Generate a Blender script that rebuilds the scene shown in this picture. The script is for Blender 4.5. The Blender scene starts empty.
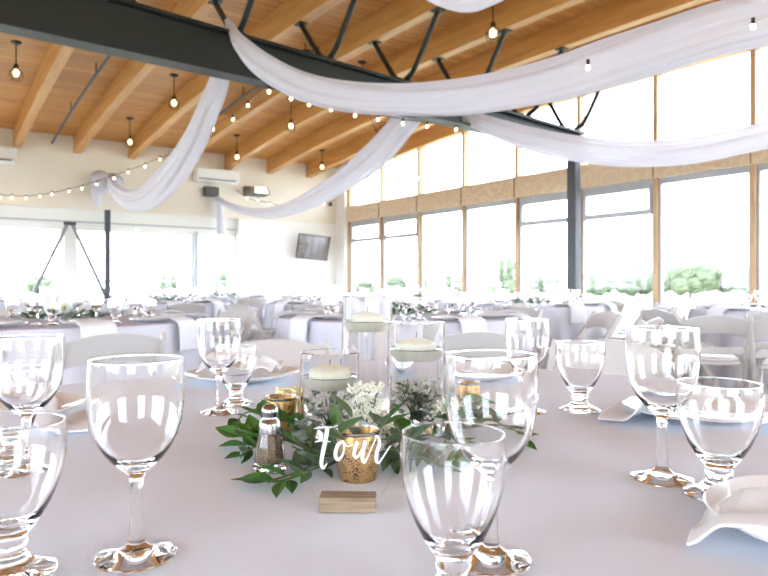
import bpy, math, random
from mathutils import Vector, Matrix
random.seed(7)
PI = math.pi
COL = bpy.context.scene.collection
SC = bpy.context.scene
# ------------------------------------------------------------------ camera frame
TH = math.atan2(470, 660); SN, CS = math.sin(TH), math.cos(TH)
F, HZ, CZ = 660.0, 284.0, 0.98
TOP = 0.745                                   # table top height

def W(r, d, z):                               # right / forward / height -> room
    return Vector((CS*r + SN*d, -SN*r + CS*d, z))
def Q(px, py, d):                             # point seen at a pixel, at a depth
    return W((px-384)/F*d, d, CZ - (py-HZ)/F*d)
def P(px, py, z=TOP):                         # point seen at a pixel, at a height
    d = (CZ-z)*F/(py-HZ)
    return W((px-384)/F*d, d, z)
def dep(py, z=TOP): return (CZ-z)*F/(py-HZ)
VIEW_ROT = -TH                                # an object turned this way faces away from the camera along +Y

# ------------------------------------------------------------------ materials
def mat(name, col, rough=0.5, metal=0.0, **kw):
    m = bpy.data.materials.new(name); m.use_nodes = True
    b = m.node_tree.nodes['Principled BSDF']
    b.inputs['Base Color'].default_value = (*col, 1)
    b.inputs['Roughness'].default_value = rough
    b.inputs['Metallic'].default_value = metal
    for k, v in kw.items(): b.inputs[k.replace('_', ' ')].default_value = v
    return m
def nodes(m): return m.node_tree.nodes, m.node_tree.links
def noise_color(m, c1, c2, scale=5, stretch=(1,1,1), detail=4, bump=0.0, coord='Object', lo=0.3, hi=0.7, bscale=None):
    n, l = nodes(m); b = n['Principled BSDF']
    tc = n.new('ShaderNodeTexCoord'); mp = n.new('ShaderNodeMapping'); mp.inputs['Scale'].default_value = stretch
    nz = n.new('ShaderNodeTexNoise'); nz.inputs['Scale'].default_value = scale; nz.inputs['Detail'].default_value = detail
    cr = n.new('ShaderNodeValToRGB'); cr.color_ramp.elements[0].position = lo; cr.color_ramp.elements[1].position = hi
    cr.color_ramp.elements[0].color = (*c1, 1); cr.color_ramp.elements[1].color = (*c2, 1)
    l.new(tc.outputs[coord], mp.inputs['Vector']); l.new(mp.outputs['Vector'], nz.inputs['Vector'])
    l.new(nz.outputs['Fac'], cr.inputs['Fac']); l.new(cr.outputs['Color'], b.inputs['Base Color'])
    if bump:
        bp = n.new('ShaderNodeBump'); bp.inputs['Strength'].default_value = bump; bp.inputs['Distance'].default_value = 0.01
        src = nz
        if bscale:
            src = n.new('ShaderNodeTexNoise'); src.inputs['Scale'].default_value = bscale; src.inputs['Detail'].default_value = 3
            l.new(mp.outputs['Vector'], src.inputs['Vector'])
        l.new(src.outputs['Fac'], bp.inputs['Height']); l.new(bp.outputs['Normal'], b.inputs['Normal'])
    return m
def emis(name, col, s):
    m = bpy.data.materials.new(name); m.use_nodes = True
    b = m.node_tree.nodes['Principled BSDF']; b.inputs['Base Color'].default_value = (*col, 1)
    b.inputs['Emission Color'].default_value = (*col, 1); b.inputs['Emission Strength'].default_value = s
    return m
def thin_glass(name, tint=(1,1,1), ior=1.45, boost=1.0):
    m = bpy.data.materials.new(name); m.use_nodes = True; n, l = nodes(m); n.clear()
    o = n.new('ShaderNodeOutputMaterial'); mx = n.new('ShaderNodeMixShader')
    t = n.new('ShaderNodeBsdfTransparent'); t.inputs['Color'].default_value = (*tint, 1)
    g = n.new('ShaderNodeBsdfGlossy'); g.inputs['Roughness'].default_value = 0.02
    f = n.new('ShaderNodeLayerWeight'); f.inputs['Blend'].default_value = 0.5
    pw = n.new('ShaderNodeMath'); pw.operation = 'POWER'; pw.inputs[1].default_value = 4.0
    ma = n.new('ShaderNodeMath'); ma.operation = 'MULTIPLY_ADD'; ma.inputs[1].default_value = .95; ma.inputs[2].default_value = .045
    l.new(f.outputs['Facing'], pw.inputs[0]); l.new(pw.outputs[0], ma.inputs[0])
    mu = n.new('ShaderNodeMath'); mu.operation = 'MULTIPLY'; mu.inputs[1].default_value = boost; mu.use_clamp = True
    l.new(ma.outputs[0], mu.inputs[0]); l.new(mu.outputs[0], mx.inputs[0])
    l.new(t.outputs[0], mx.inputs[1]); l.new(g.outputs[0], mx.inputs[2]); l.new(mx.outputs[0], o.inputs[0])
    return m
def cloth_mat(name, col, transl=0.25, transp=0.0, scale=500, bump=0.15):
    m = bpy.data.materials.new(name); m.use_nodes = True; n, l = nodes(m); n.clear()
    o = n.new('ShaderNodeOutputMaterial'); mx = n.new('ShaderNodeMixShader'); mx.inputs[0].default_value = transl
    d = n.new('ShaderNodeBsdfDiffuse'); t = n.new('ShaderNodeBsdfTranslucent')
    d.inputs['Color'].default_value = (*col, 1); t.inputs['Color'].default_value = (*col, 1)
    tc = n.new('ShaderNodeTexCoord'); nz = n.new('ShaderNodeTexNoise'); nz.inputs['Scale'].default_value = scale
    bp = n.new('ShaderNodeBump'); bp.inputs['Strength'].default_value = bump; bp.inputs['Distance'].default_value = 0.002
    nz2 = n.new('ShaderNodeTexNoise'); nz2.inputs['Scale'].default_value = 4; nz2.inputs['Detail'].default_value = 2
    bp2 = n.new('ShaderNodeBump'); bp2.inputs['Strength'].default_value = 0.25; bp2.inputs['Distance'].default_value = 0.02
    l.new(tc.outputs['Object'], nz.inputs['Vector']); l.new(nz.outputs['Fac'], bp.inputs['Height'])
    l.new(tc.outputs['Object'], nz2.inputs['Vector']); l.new(nz2.outputs['Fac'], bp2.inputs['Height'])
    l.new(bp2.outputs[0], bp.inputs['Normal'])
    l.new(bp.outputs[0], d.inputs['Normal'])
    l.new(d.outputs[0], mx.inputs[1]); l.new(t.outputs[0], mx.inputs[2])
    last = mx
    if transp:
        tr = n.new('ShaderNodeBsdfTransparent'); m2 = n.new('ShaderNodeMixShader'); m2.inputs[0].default_value = transp
        l.new(mx.outputs[0], m2.inputs[1]); l.new(tr.outputs[0], m2.inputs[2]); last = m2
    l.new(last.outputs[0], o.inputs[0])
    return m

M = {}
M['glass'] = mat('drinking_glass', (1,1,1), 0.0, 0, IOR=1.48, Transmission_Weight=1.0)
M['thin'] = thin_glass('thin_clear_glass', boost=.8)
M['far_glass'] = thin_glass('far_glass', boost=2.2)
M['pane'] = thin_glass('window_glass')
M['acrylic'] = thin_glass('clear_acrylic', boost=0.8)
M['water'] = mat('water', (1,1,1), 0.0, 0, IOR=1.33, Transmission_Weight=1.0)
M['cloth'] = cloth_mat('table_linen', (.775,.82,.90), 0.05)
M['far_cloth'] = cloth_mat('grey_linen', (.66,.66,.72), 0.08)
M['napkin'] = cloth_mat('white_napkin', (.86,.87,.88), 0.15)
M['drape'] = cloth_mat('sheer_drape', (.80,.79,.85), 0.35, 0.12, 300)
M['china'] = mat('white_china', (.86,.86,.85), 0.08)
M['chair'] = mat('white_resin', (.56,.54,.515), 0.35)
M['chair_pad'] = mat('white_vinyl', (.66,.65,.64), 0.4)
M['steel'] = mat('dark_green_steel', (.014,.019,.018), 0.45)
M['post'] = mat('grey_steel', (.06,.066,.075), 0.45)
M['brace'] = mat('galvanised_steel', (.24,.24,.23), .5)
M['alu'] = mat('grey_frame', (.42,.43,.45), 0.4)
M['chrome'] = mat('chrome', (.42,.42,.43), 0.24, 1.0)
M['black'] = mat('black_metal', (.02,.018,.015), 0.4)
M['brass'] = mat('dark_bronze', (.09,.05,.025), 0.4, 0.6)
M['wallpaint'] = noise_color(mat('cream_paint', (.72,.66,.55), 0.7), (.78,.72,.60), (.81,.755,.64), 2)
M['whitepaint'] = mat('white_paint', (.84,.83,.78), 0.6)
M['plastic'] = mat('white_plastic', (.82,.82,.80), 0.35)
M['darkplastic'] = mat('dark_plastic', (.06,.06,.06), 0.5)
M['wax'] = mat('ivory_wax', (.92,.90,.72), 0.45, Subsurface_Weight=0.2)
M['screen'] = mat('glossy_screen', (.26,.24,.21), 0.06, 1.0)
M['leaf'] = noise_color(mat('ruscus_leaf', (.02,.07,.02), 0.32), (.015,.07,.012), (.06,.17,.03), 30, lo=.25, hi=.75)
M['eucalyptus'] = noise_color(mat('dusty_leaf', (.1,.16,.12), 0.5), (.06,.12,.08), (.22,.3,.22), 60)
M['stem'] = mat('green_stem', (.08,.13,.04), 0.5)
M['blossom'] = mat('white_blossom', (.88,.88,.74), 0.6)
M['yellowblossom'] = mat('cream_blossom', (.85,.74,.40), 0.6)
M['pepper'] = noise_color(mat('ground_pepper', (.15,.1,.06), 0.8), (.05,.035,.02), (.36,.25,.15), 900, detail=2, lo=.4, hi=.6)
M['white_letter'] = mat('white_vinyl_letter', (.92,.92,.92), 0.5)
M['floor'] = noise_color(mat('pale_floor', (.55,.52,.48), 0.35), (.5,.47,.43), (.6,.57,.53), 3)
M['soil'] = noise_color(mat('pale_meadow', (.5,.55,.3), 0.9), (.15,.19,.09), (.34,.33,.24), 0.25)
M['crown'] = noise_color(mat('tree_leaves', (.12,.2,.1), 0.7), (.035,.06,.025), (.085,.11,.055), 1.3, coord='Object')
M['trunk'] = mat('tree_bark', (.15,.1,.07), 0.8)
M['bulb'] = emis('warm_bulb', (1,.84,.58), 3)
M['lamp'] = emis('pendant_bulb', (1,.72,.36), 1.6)
M['white_light'] = emis('lit_lens', (1,.97,.9), 3)
# gold mercury votive
def gold():
    m = mat('mercury_gold', (.75,.48,.18), 0.3, 0.7); n, l = nodes(m); b = n['Principled BSDF']
    tc = n.new('ShaderNodeTexCoord'); vo = n.new('ShaderNodeTexVoronoi'); vo.inputs['Scale'].default_value = 430; vo.inputs['Randomness'].default_value = 1
    nz = n.new('ShaderNodeTexNoise'); nz.inputs['Scale'].default_value = 90; nz.inputs['Detail'].default_value = 3
    l.new(tc.outputs['Object'], vo.inputs['Vector']); l.new(tc.outputs['Object'], nz.inputs['Vector'])
    ma = n.new('ShaderNodeMath'); ma.operation = 'MULTIPLY_ADD'; ma.inputs[1].default_value = -1.1
    l.new(nz.outputs['Fac'], ma.inputs[0]); l.new(vo.outputs['Distance'], ma.inputs[2])
    cr = n.new('ShaderNodeValToRGB'); cr.color_ramp.elements[0].position = .0; cr.color_ramp.elements[1].position = .09
    ad = n.new('ShaderNodeMath'); ad.operation = 'ADD'; ad.inputs[1].default_value = .27
    l.new(ma.outputs[0], ad.inputs[0])
    cr.color_ramp.elements[0].color = (.06,.03,.012,1); cr.color_ramp.elements[1].color = (.50,.30,.105,1)
    l.new(ad.outputs[0], cr.inputs['Fac']); l.new(cr.outputs['Color'], b.inputs['Base Color'])
    return m
M['gold'] = gold()
def wood_planks():
    m = mat('ceiling_planks', (.6,.33,.12), 0.45); n, l = nodes(m); b = n['Principled BSDF']
    tc = n.new('ShaderNodeTexCoord')
    br = n.new('ShaderNodeTexBrick'); br.inputs['Scale'].default_value = 1.0
    br.inputs['Brick Width'].default_value = 2.6; br.inputs['Row Height'].default_value = 0.13; br.inputs['Mortar Size'].default_value = 0.004
    br.offset = 0.37
    br.inputs['Color1'].default_value = (.66,.325,.085,1); br.inputs['Color2'].default_value = (.53,.245,.058,1); br.inputs['Mortar'].default_value = (.28,.115,.028,1)
    mp = n.new('ShaderNodeMapping'); mp.inputs['Scale'].default_value = (1.2,14,14)
    nz = n.new('ShaderNodeTexNoise'); nz.inputs['Scale'].default_value = 2.2; nz.inputs['Detail'].default_value = 6; nz.inputs['Distortion'].default_value = 1.2
    mx = n.new('ShaderNodeMix'); mx.data_type = 'RGBA'; mx.blend_type = 'MULTIPLY'; mx.inputs['Factor'].default_value = 0.55
    cr = n.new('ShaderNodeValToRGB'); cr.color_ramp.elements[0].position = .3; cr.color_ramp.elements[1].position = .62
    cr.color_ramp.elements[0].color = (.55,.45,.38,1); cr.color_ramp.elements[1].color = (1,1,1,1)
    l.new(tc.outputs['Object'], br.inputs['Vector']); l.new(tc.outputs['Object'], mp.inputs['Vector']); l.new(mp.outputs[0], nz.inputs['Vector'])
    l.new(nz.outputs['Fac'], cr.inputs['Fac']); l.new(br.outputs['Color'], mx.inputs['A']); l.new(cr.outputs['Color'], mx.inputs['B'])
    l.new(mx.outputs['Result'], b.inputs['Base Color'])
    return m
M['planks'] = wood_planks()
M['rafter'] = noise_color(mat('glulam_rafter', (.62,.33,.12), 0.42), (.48,.23,.065), (.62,.33,.11), 1.6, (9,.7,9), 6)
M['wood'] = noise_color(mat('window_timber', (.50,.32,.16), 0.5), (.40,.25,.12), (.60,.42,.24), 2.5, (6,6,.6), 5)
M['block'] = noise_color(mat('oak_block', (.55,.38,.2), 0.55), (.17,.115,.065), (.36,.265,.165), 7, (3,45,45), 4)
def carved():
    m = mat('carved_timber', (.6,.45,.27), 0.55); n, l = nodes(m); b = n['Principled BSDF']
    tc = n.new('ShaderNodeTexCoord'); vo = n.new('ShaderNodeTexVoronoi'); vo.inputs['Scale'].default_value = 4.2
    nz = n.new('ShaderNodeTexNoise'); nz.inputs['Scale'].default_value = 3.0
    l.new(tc.outputs['Object'], nz.inputs['Vector'])
    mxv = n.new('ShaderNodeMix'); mxv.data_type = 'VECTOR'; mxv.inputs['Factor'].default_value = .25
    l.new(tc.outputs['Object'], mxv.inputs['A']); l.new(nz.outputs['Color'], mxv.inputs['B']); l.new(mxv.outputs['Result'], vo.inputs['Vector'])
    mu = n.new('ShaderNodeMath'); mu.operation = 'MULTIPLY'; mu.inputs[1].default_value = 24
    sn_ = n.new('ShaderNodeMath'); sn_.operation = 'SINE'
    l.new(vo.outputs['Distance'], mu.inputs[0]); l.new(mu.outputs[0], sn_.inputs[0])
    cr = n.new('ShaderNodeValToRGB'); cr.color_ramp.elements[0].position = .0; cr.color_ramp.elements[1].position = .9
    cr.color_ramp.elements[0].color = (.69,.55,.37,1); cr.color_ramp.elements[1].color = (.75,.61,.425,1)
    bp = n.new('ShaderNodeBump'); bp.inputs['Strength'].default_value = .4; bp.inputs['Distance'].default_value = .008
    l.new(sn_.outputs[0], cr.inputs['Fac']); l.new(cr.outputs['Color'], b.inputs['Base Color'])
    l.new(sn_.outputs[0], bp.inputs['Height']); l.new(bp.outputs[0], b.inputs['Normal'])
    return m
M['carved'] = carved()

# ------------------------------------------------------------------ mesh builder
class MB:
    def __init__(s): s.v = []; s.f = []
    def add(s, vs, fs):
        o = len(s.v); s.v += [tuple(x) for x in vs]; s.f += [tuple(i+o for i in f) for f in fs]; return s
    def box(s, lo, hi):
        x0,y0,z0 = lo; x1,y1,z1 = hi
        return s.add([(x0,y0,z0),(x1,y0,z0),(x1,y1,z0),(x0,y1,z0),(x0,y0,z1),(x1,y0,z1),(x1,y1,z1),(x0,y1,z1)],
              [(0,3,2,1),(4,5,6,7),(0,1,5,4),(1,2,6,5),(2,3,7,6),(3,0,4,7)])
    def bar(s, a, b, w, t, up=(0,0,1)):
        a, b = Vector(a), Vector(b); d = (b-a).normalized(); u = Vector(up)
        if abs(d.dot(u)) > .99: u = Vector((1,0,0))
        x = d.cross(u).normalized(); y = x.cross(d).normalized()
        vs = []
        for p in (a, b):
            for sx, sy in ((-1,-1),(1,-1),(1,1),(-1,1)): vs.append(p + x*sx*w/2 + y*sy*t/2)
        return s.add(vs, [(0,1,2,3),(7,6,5,4),(0,4,5,1),(1,5,6,2),(2,6,7,3),(3,7,4,0)])
    def tube(s, pts, r, seg=8, caps=True):
        pts = [Vector(p) for p in pts]; n = len(pts); rr = r if isinstance(r, (list, tuple)) else [r]*n
        vs = []; ref = None
        for i, p in enumerate(pts):
            t = (pts[min(i+1,n-1)] - pts[max(i-1,0)]).normalized()
            if ref is None:
                ref = t.orthogonal().normalized()
            x = (ref - t*ref.dot(t)).normalized(); ref = x; y = t.cross(x)
            for k in range(seg):
                a = 2*PI*k/seg; vs.append(p + (x*math.cos(a) + y*math.sin(a))*rr[i])
        fs = []
        for i in range(n-1):
            for k in range(seg):
                k2 = (k+1)%seg; fs.append((i*seg+k, i*seg+k2, (i+1)*seg+k2, (i+1)*seg+k))
        if caps:
            fs.append(tuple(reversed(range(seg)))); fs.append(tuple((n-1)*seg+k for k in range(seg)))
        return s.add(vs, fs)
    def lathe(s, prof, seg=48, loc=(0,0,0), close=False):
        vs = []; ox, oy, oz = loc; idx = []
        for r, z in prof:
            if r < 1e-6:
                idx.append([len(vs)]*seg); vs.append((ox, oy, oz+z))
            else:
                idx.append([len(vs)+k for k in range(seg)])
                for k in range(seg):
                    a = 2*PI*k/seg; vs.append((ox+r*math.cos(a), oy+r*math.sin(a), oz+z))
        fs = []; m = len(prof)
        for i in range(m if close else m-1):
            A, B = idx[i], idx[(i+1)%m]
            for k in range(seg):
                k2 = (k+1)%seg
                q = [A[k], A[k2], B[k2], B[k]]; u = []
                for t in q:
                    if t not in u: u.append(t)
                if len(u) > 2: fs.append(tuple(u))
        return s.add(vs, fs)
    def ball(s, c, r, seg=8, rings=5, sz=1.0):
        pr = [(r*math.sin(PI*i/rings), -r*sz*math.cos(PI*i/rings)) for i in range(rings+1)]
        pr[0] = (0, -r*sz); pr[-1] = (0, r*sz)
        return s.lathe(pr, seg, c)
    def grid(s, fn, nu, nv):
        vs = [fn(i/nu, j/nv) for j in range(nv+1) for i in range(nu+1)]
        fs = [(j*(nu+1)+i, j*(nu+1)+i+1, (j+1)*(nu+1)+i+1, (j+1)*(nu+1)+i) for j in range(nv) for i in range(nu)]
        return s.add(vs, fs)
    def build(s, name, m, parent=None, smooth=True, solid=0.0, bevel=0.0):
        me = bpy.data.meshes.new(name); me.from_pydata(s.v, [], s.f); me.validate(); me.update()
        o = bpy.data.objects.new(name, me); COL.objects.link(o)
        me.materials.append(m)
        if smooth:
            for p in me.polygons: p.use_smooth = True
            try: me.set_sharp_from_angle(angle=math.radians(40))
            except Exception: pass
        if parent is not None: o.parent = parent
        if solid:
            md = o.modifiers.new('thick', 'SOLIDIFY'); md.thickness = solid; md.offset = 0
        if bevel:
            md = o.modifiers.new('edge', 'BEVEL'); md.width = bevel; md.segments = 2; md.limit_method = 'ANGLE'
        return o
def tag(o, label, cat, group=None, kind=None):
    o['label'] = label; o['category'] = cat
    if group: o['group'] = group
    if kind: o['kind'] = kind
    return o
def thing(name, label, cat, loc=(0,0,0), rz=0, group=None):
    o = bpy.data.objects.new(name, None); COL.objects.link(o); o.empty_display_size = .05
    o.location = loc; o.rotation_euler = (0,0,rz)
    return tag(o, label, cat, group)
def struct(o, label=None, cat=None):
    o['kind'] = 'structure'
    if label: o['label'] = label
    if cat: o['category'] = cat
    return o
KIDS = {}
def kids(o):
    return [c for c in COL.objects if c.parent == o]
def dup(o, loc=None, rz=None, label=None, group=None, scale=None):
    if o.name not in KIDS: KIDS[o.name] = [(k, kids(k)) for k in kids(o)]
    r = o.copy(); COL.objects.link(r)
    for k, g in KIDS[o.name]:
        c = k.copy(); COL.objects.link(c); c.parent = r
        for q in g:
            e = q.copy(); COL.objects.link(e); e.parent = c
    if loc is not None: r.location = loc
    if rz is not None: r.rotation_euler = (0,0,rz)
    if label: r['label'] = label
    if group: r['group'] = group
    if scale: r.scale = (scale,)*3
    return r
def spline(pts, n=8):                          # Catmull-Rom through tuples of any length
    P_ = [pts[0]] + list(pts) + [pts[-1]]; out = []
    for i in range(1, len(P_)-2):
        a,b,c,d = P_[i-1:i+3]
        for k in range(n):
            t = k/n
            out.append(tuple(.5*((2*b[j]) + (-a[j]+c[j])*t + (2*a[j]-5*b[j]+4*c[j]-d[j])*t*t + (-a[j]+3*b[j]-3*c[j]+d[j])*t**3) for j in range(len(b))))
    out.append(tuple(pts[-1])); return out

# ------------------------------------------------------------------ room shell
XW, YB = 8.0, 12.9
def zr(y):                                     # underside of the curved rafters
    return 3.74 - (.0091 if y > 6.2 else .0035)*(y-6.2)**2
RD = 0.30
def zc(y): return zr(y) + RD                   # boarded ceiling
YS = [-5 + i*(YB+5.3)/40 for i in range(41)]
mb = MB()
vs = []
for y in YS:
    vs += [(-6.5,y,zc(y)), (8.5,y,zc(y)), (8.5,y,zc(y)+.25), (-6.5,y,zc(y)+.25)]
fs = []
for i in range(len(YS)-1):
    for k in range(4): fs.append((i*4+k, i*4+(k+1)%4, (i+1)*4+(k+1)%4, (i+1)*4+k))
fs += [(3,2,1,0), tuple(len(YS)*4-4+k for k in range(4))]
struct(mb.add(vs, fs).build('ceiling', M['planks']), 'orange-brown boarded timber ceiling curving over the hall', 'ceiling')
mb = MB().box((-6.5,-5,-.12), (8.3,14.2,0)); struct(mb.build('floor', M['floor'], smooth=False), 'pale floor glimpsed between white chairs', 'floor')
mb = MB().box((-220,-220,-.6), (260,260,-.45)); struct(mb.build('ground', M['soil'], smooth=False), 'pale meadow outside beyond the tall windows', 'ground')

def rafter(X, w, k, y0=-5, y1=YB+.1):
    ys = [y0 + i*(y1-y0)/30 for i in range(31)]; v = []; f = []
    for y in ys: v += [(X-w/2,y,zr(y)), (X+w/2,y,zr(y)), (X+w/2,y,zc(y)+.02), (X-w/2,y,zc(y)+.02)]
    for i in range(30):
        for q in range(4): f.append((i*4+q, i*4+(q+1)%4, (i+1)*4+(q+1)%4, (i+1)*4+q))
    f += [(3,2,1,0), (120,121,122,123)]
    o = MB().add(v, f).build('rafter', M['rafter'], bevel=.008); o['kind'] = 'structure'
    return o
ORD = ['first','second','third','fourth','fifth','sixth','seventh','eighth']
RX = [1.45 + .947*k for k in range(-6, 7)]
for X in RX:
    o = rafter(X, .13, 0)
    k = round((X-1.45)/.947)
    lab = ('glulam timber rafter, %s full one counted from the picture\'s left' % ORD[k]) if k >= 0 else 'glulam timber rafter, number %d before the air conditioner unit' % (-k)
    tag(o, lab, 'rafter', 'glulam rafters', 'structure')
o = rafter(7.97, .16, 0); tag(o, 'timber edge rafter along the top of the window wall', 'rafter', 'glulam rafters', 'structure')

# window wall ------------------------------------------------------
MY = [12.52, 11.27, 10.0, 8.73, 7.46, 6.23, 5.0, 3.76, 2.5, 1.25, 0.0, -1.25, -2.5, -3.75]
mb = MB()
for y in MY: mb.box((7.93,y-.03,.25), (8.06,y+.03,zr(y)+.05))
struct(mb.build('wall_window', M['wood'], smooth=False, bevel=.004), 'timber mullions of the tall window wall', 'wall')
mb = MB().box((7.9,-5,2.37), (8.1,12.62,2.71))
struct(mb.build('trim_1', M['carved'], smooth=False, bevel=.006), 'carved tan timber band running across the tall windows', 'trim')
mb = MB()
for y in MY[1:]: mb.box((7.888,y+.001,2.375), (7.8985,y+.008,2.705))
mb.build('panel_joint', M['brass'], bpy.data.objects['trim_1'], smooth=False)
mb = MB().box((7.92,-5,0), (8.08,12.62,.25)); struct(mb.build('wall_sill', M['wood'], smooth=False), 'low timber sill under the tall windows', 'wall')
TRANS = {0, 1, 4, 5, 9}
for i in range(len(MY)-1):
    y1, y0 = MY[i]-.035, MY[i+1]+.035
    w = MB(); t = .06
    w.box((7.97,y0,2.29),(8.03,y1,2.37)); w.box((7.97,y0,.25),(8.03,y1,.31))
    w.box((7.97,y0,.31),(8.03,y0+.03,2.29)); w.box((7.97,y1-.03,.31),(8.03,y1,2.29))
    if i in TRANS:
        w.box((7.955,y0+.03,1.91),(8.035,y1-.03,1.98))
        w.box((7.955,y0+.03,1.98),(8.035,y0+.075,2.29)); w.box((7.955,y1-.075,1.98),(8.035,y1-.03,2.29)); w.box((7.955,y0+.075,2.25),(8.035,y1-.075,2.29))
    o = w.build('window_%d' % (i+1), M['alu'], smooth=False, bevel=.003)
    struct(o, 'tall grey-framed window, pane %d along the timber window wall from its far corner' % (i+1), 'window')
    p = MB().box((8.0,y0+.03,.31),(8.006,y1-.03,2.29)).build('pane', M['pane'], o, smooth=False)
    u = MB().add([(8.0,y0,2.71),(8.0,y1,2.71),(8.0,y1,zr(y1)+.03),(8.0,y0,zr(y0)+.03),(8.006,y0,2.71),(8.006,y1,2.71),(8.006,y1,zr(y1)+.03),(8.006,y0,zr(y0)+.03)],
                 [(0,1,2,3),(7,6,5,4),(0,4,5,1),(2,6,7,3),(1,5,6,2),(0,3,7,4)]).build('upper_pane', M['pane'], o, smooth=False)
mb = MB().box((7.85,12.54,0),(8.15,12.9,3.7)); struct(mb.build('wall_corner', M['whitepaint'], smooth=False), 'cream wall strip in the far corner beside the windows', 'wall')

# back wall ---------------------------------------------------------
mb = MB()
ys = YB
mb.box((-6.5,YB,2.34),(8.15,YB+.3,3.85))
struct(mb.build('wall_back', M['wallpaint'], smooth=False), 'cream upper back wall under the rafter ends', 'wall')
mb = MB().box((-6.5,YB-.012,2.585),(7.85,YB-.001,2.60)); struct(mb.build('trim_2', M['wallpaint'], smooth=False), 'thin horizontal seam across the cream back wall', 'trim')
mb = MB()
mb.box((-6.5,YB+.14,2.04),(8.15,YB+.28,2.34)); mb.box((-6.5,YB+.14,0),(5.5,YB+.28,.75)); mb.box((5.5,YB+.0,0),(8.15,YB+.28,2.34))
mb.box((2.2,YB+.10,.75),(2.38,YB+.28,2.04))
struct(mb.build('wall_lower', M['whitepaint'], smooth=False), 'white lower back wall around the bright windows', 'wall')
for i, (x0, x1) in enumerate(((-6.4,-3.9),(-3.8,-1.4),(-1.3,1.0),(1.05,2.2),(2.38,3.45),(3.5,4.6),(4.65,5.5))):
    w = MB()
    w.box((x0,YB+.18,1.96),(x1,YB+.24,2.04)); w.box((x0,YB+.18,.75),(x1,YB+.24,.81))
    w.box((x0,YB+.18,.81),(x0+.05,YB+.24,1.96)); w.box((x1-.05,YB+.18,.81),(x1,YB+.24,1.96))
    w.box((x0+.05,YB+.19,1.02),(x1-.05,YB+.23,1.05))
    o = w.build('window_%d' % (i+20), M['whitepaint'], smooth=False); struct(o, 'bright white-framed window, number %d along the back wall' % (i+1), 'window')
    MB().box((x0+.05,YB+.20,.81),(x1-.05,YB+.206,1.96)).build('pane', M['pane'], o, smooth=False)
mb = MB().box((-6.5,YB+.12,2.10),(5.5,YB+.139,2.125)); struct(mb.build('trim_3', M['alu'], smooth=False), 'thin grey track line above the back windows', 'trim')
mb = MB().box((4.6,YB+.10,.76),(4.66,YB+.179,2.03)); struct(mb.build('trim_4', M['alu'], smooth=False), 'slim grey mullion between the back windows', 'trim')

# added unseen walls left and behind; openings shaped to light the front table
mb = MB(); XL, YF = -5.0, -4.4
mb.box((XL-.2,YF,0),(XL,YB,.85)); mb.box((XL-.2,YF,3.0),(XL,YB,3.9))
for y0, y1 in ((YF,-3.0),(.6,2.6),(6.6,7.4),(11.0,YB)): mb.box((XL-.2,y0,.85),(XL,y1,3.0))
struct(mb.build('wall_left_unseen', M['wallpaint'], smooth=False), 'added unseen cream left wall, its openings lighting the front table', 'wall')
mb = MB()  # front wall added to darken what the glasses mirror
mb.box((XL,YF-.2,3.1),(8.1,YF,3.9)); mb.box((XL,YF-.2,0),(8.1,YF,.9))
for x0, x1 in ((XL,-3.6),(-1.5,1.2),(3.6,8.1)): mb.box((x0,YF-.2,.9),(x1,YF,3.1))
struct(mb.build('wall_front_unseen', M['wallpaint'], smooth=False), 'added unseen cream wall behind the viewer, openings sized for the light', 'wall')

# steel beam, column, struts -----------------------------------------
BY, BX1 = 5.65, 7.1
def bz0(X): return 2.895 - .022*X                # tapered: deeper towards the room's left
def bz1(X): return 3.355 - .052*X
b = thing('steel_beam', 'dark green-grey tapered steel beam crossing the hall under the rafters', 'beam', (0,BY,0))
b['kind'] = 'structure'
def slab(hw, f0, f1):
    v = []; f = []
    for X in (-5.0, BX1+.1): v += [(X,-hw,f0(X)),(X,hw,f0(X)),(X,hw,f1(X)),(X,-hw,f1(X))]
    f = [(3,2,1,0),(4,5,6,7)] + [(k,(k+1)%4,(k+1)%4+4,k+4) for k in range(4)]
    return MB().add(v, f)
slab(.02, lambda X: bz0(X)+.03, lambda X: bz1(X)-.03).build('web', M['steel'], b, smooth=False)
slab(.10, bz0, lambda X: bz0(X)+.03).build('bottom_flange', M['steel'], b, smooth=False, bevel=.004)
slab(.10, lambda X: bz1(X)-.03, bz1).build('top_flange', M['steel'], b, smooth=False, bevel=.004)
c = thing('steel_column', 'dark grey steel column carrying the beam beside the carved timber band', 'column', (BX1,BY,0)); c['kind'] = 'structure'
MB().box((-.055,-.07,.012),(.055,.07,bz0(BX1)-.003)).build('shaft', M['post'], c, smooth=False, bevel=.008)
MB().box((-.14,-.14,.0),(.14,.14,.012)).build('base_plate', M['post'], c, smooth=False)
for k, X in enumerate(RX):
    if X < -1.5: continue
    if X > 7.05: X0 = BX1
    else: X0 = X
    BZ1 = bz1(X0)+.001
    s = thing('strut_pair', 'dark steel V-shaped strut pair on the beam under rafter %d' % (k+1), 'strut', (X0,BY,BZ1), 0, 'steel V struts'); s['kind'] = 'structure'
    for sg in (-1, 1):
        top = Vector((0, sg*.56, zr(BY+sg*.56)-BZ1-.012)); pts = spline([(0,sg*.015,.001),(0,sg*.07,.05),(0,sg*.20,.14),tuple(top)], 6)
        mb = MB(); mb.tube(pts, [.05-.022*min(1,i/6) for i in range(len(pts))], 10)
        a = mb.build('arm', M['steel'], s)
        MB().box((-.055,top.y-.06,top.z),(.055,top.y+.06,top.z+.012)).build('end_plate', M['steel'], a, smooth=False)
    MB().box((-.03,-.09,.0),(.03,.09,.012)).build('base_plate', M['steel'], s, smooth=False)

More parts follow.
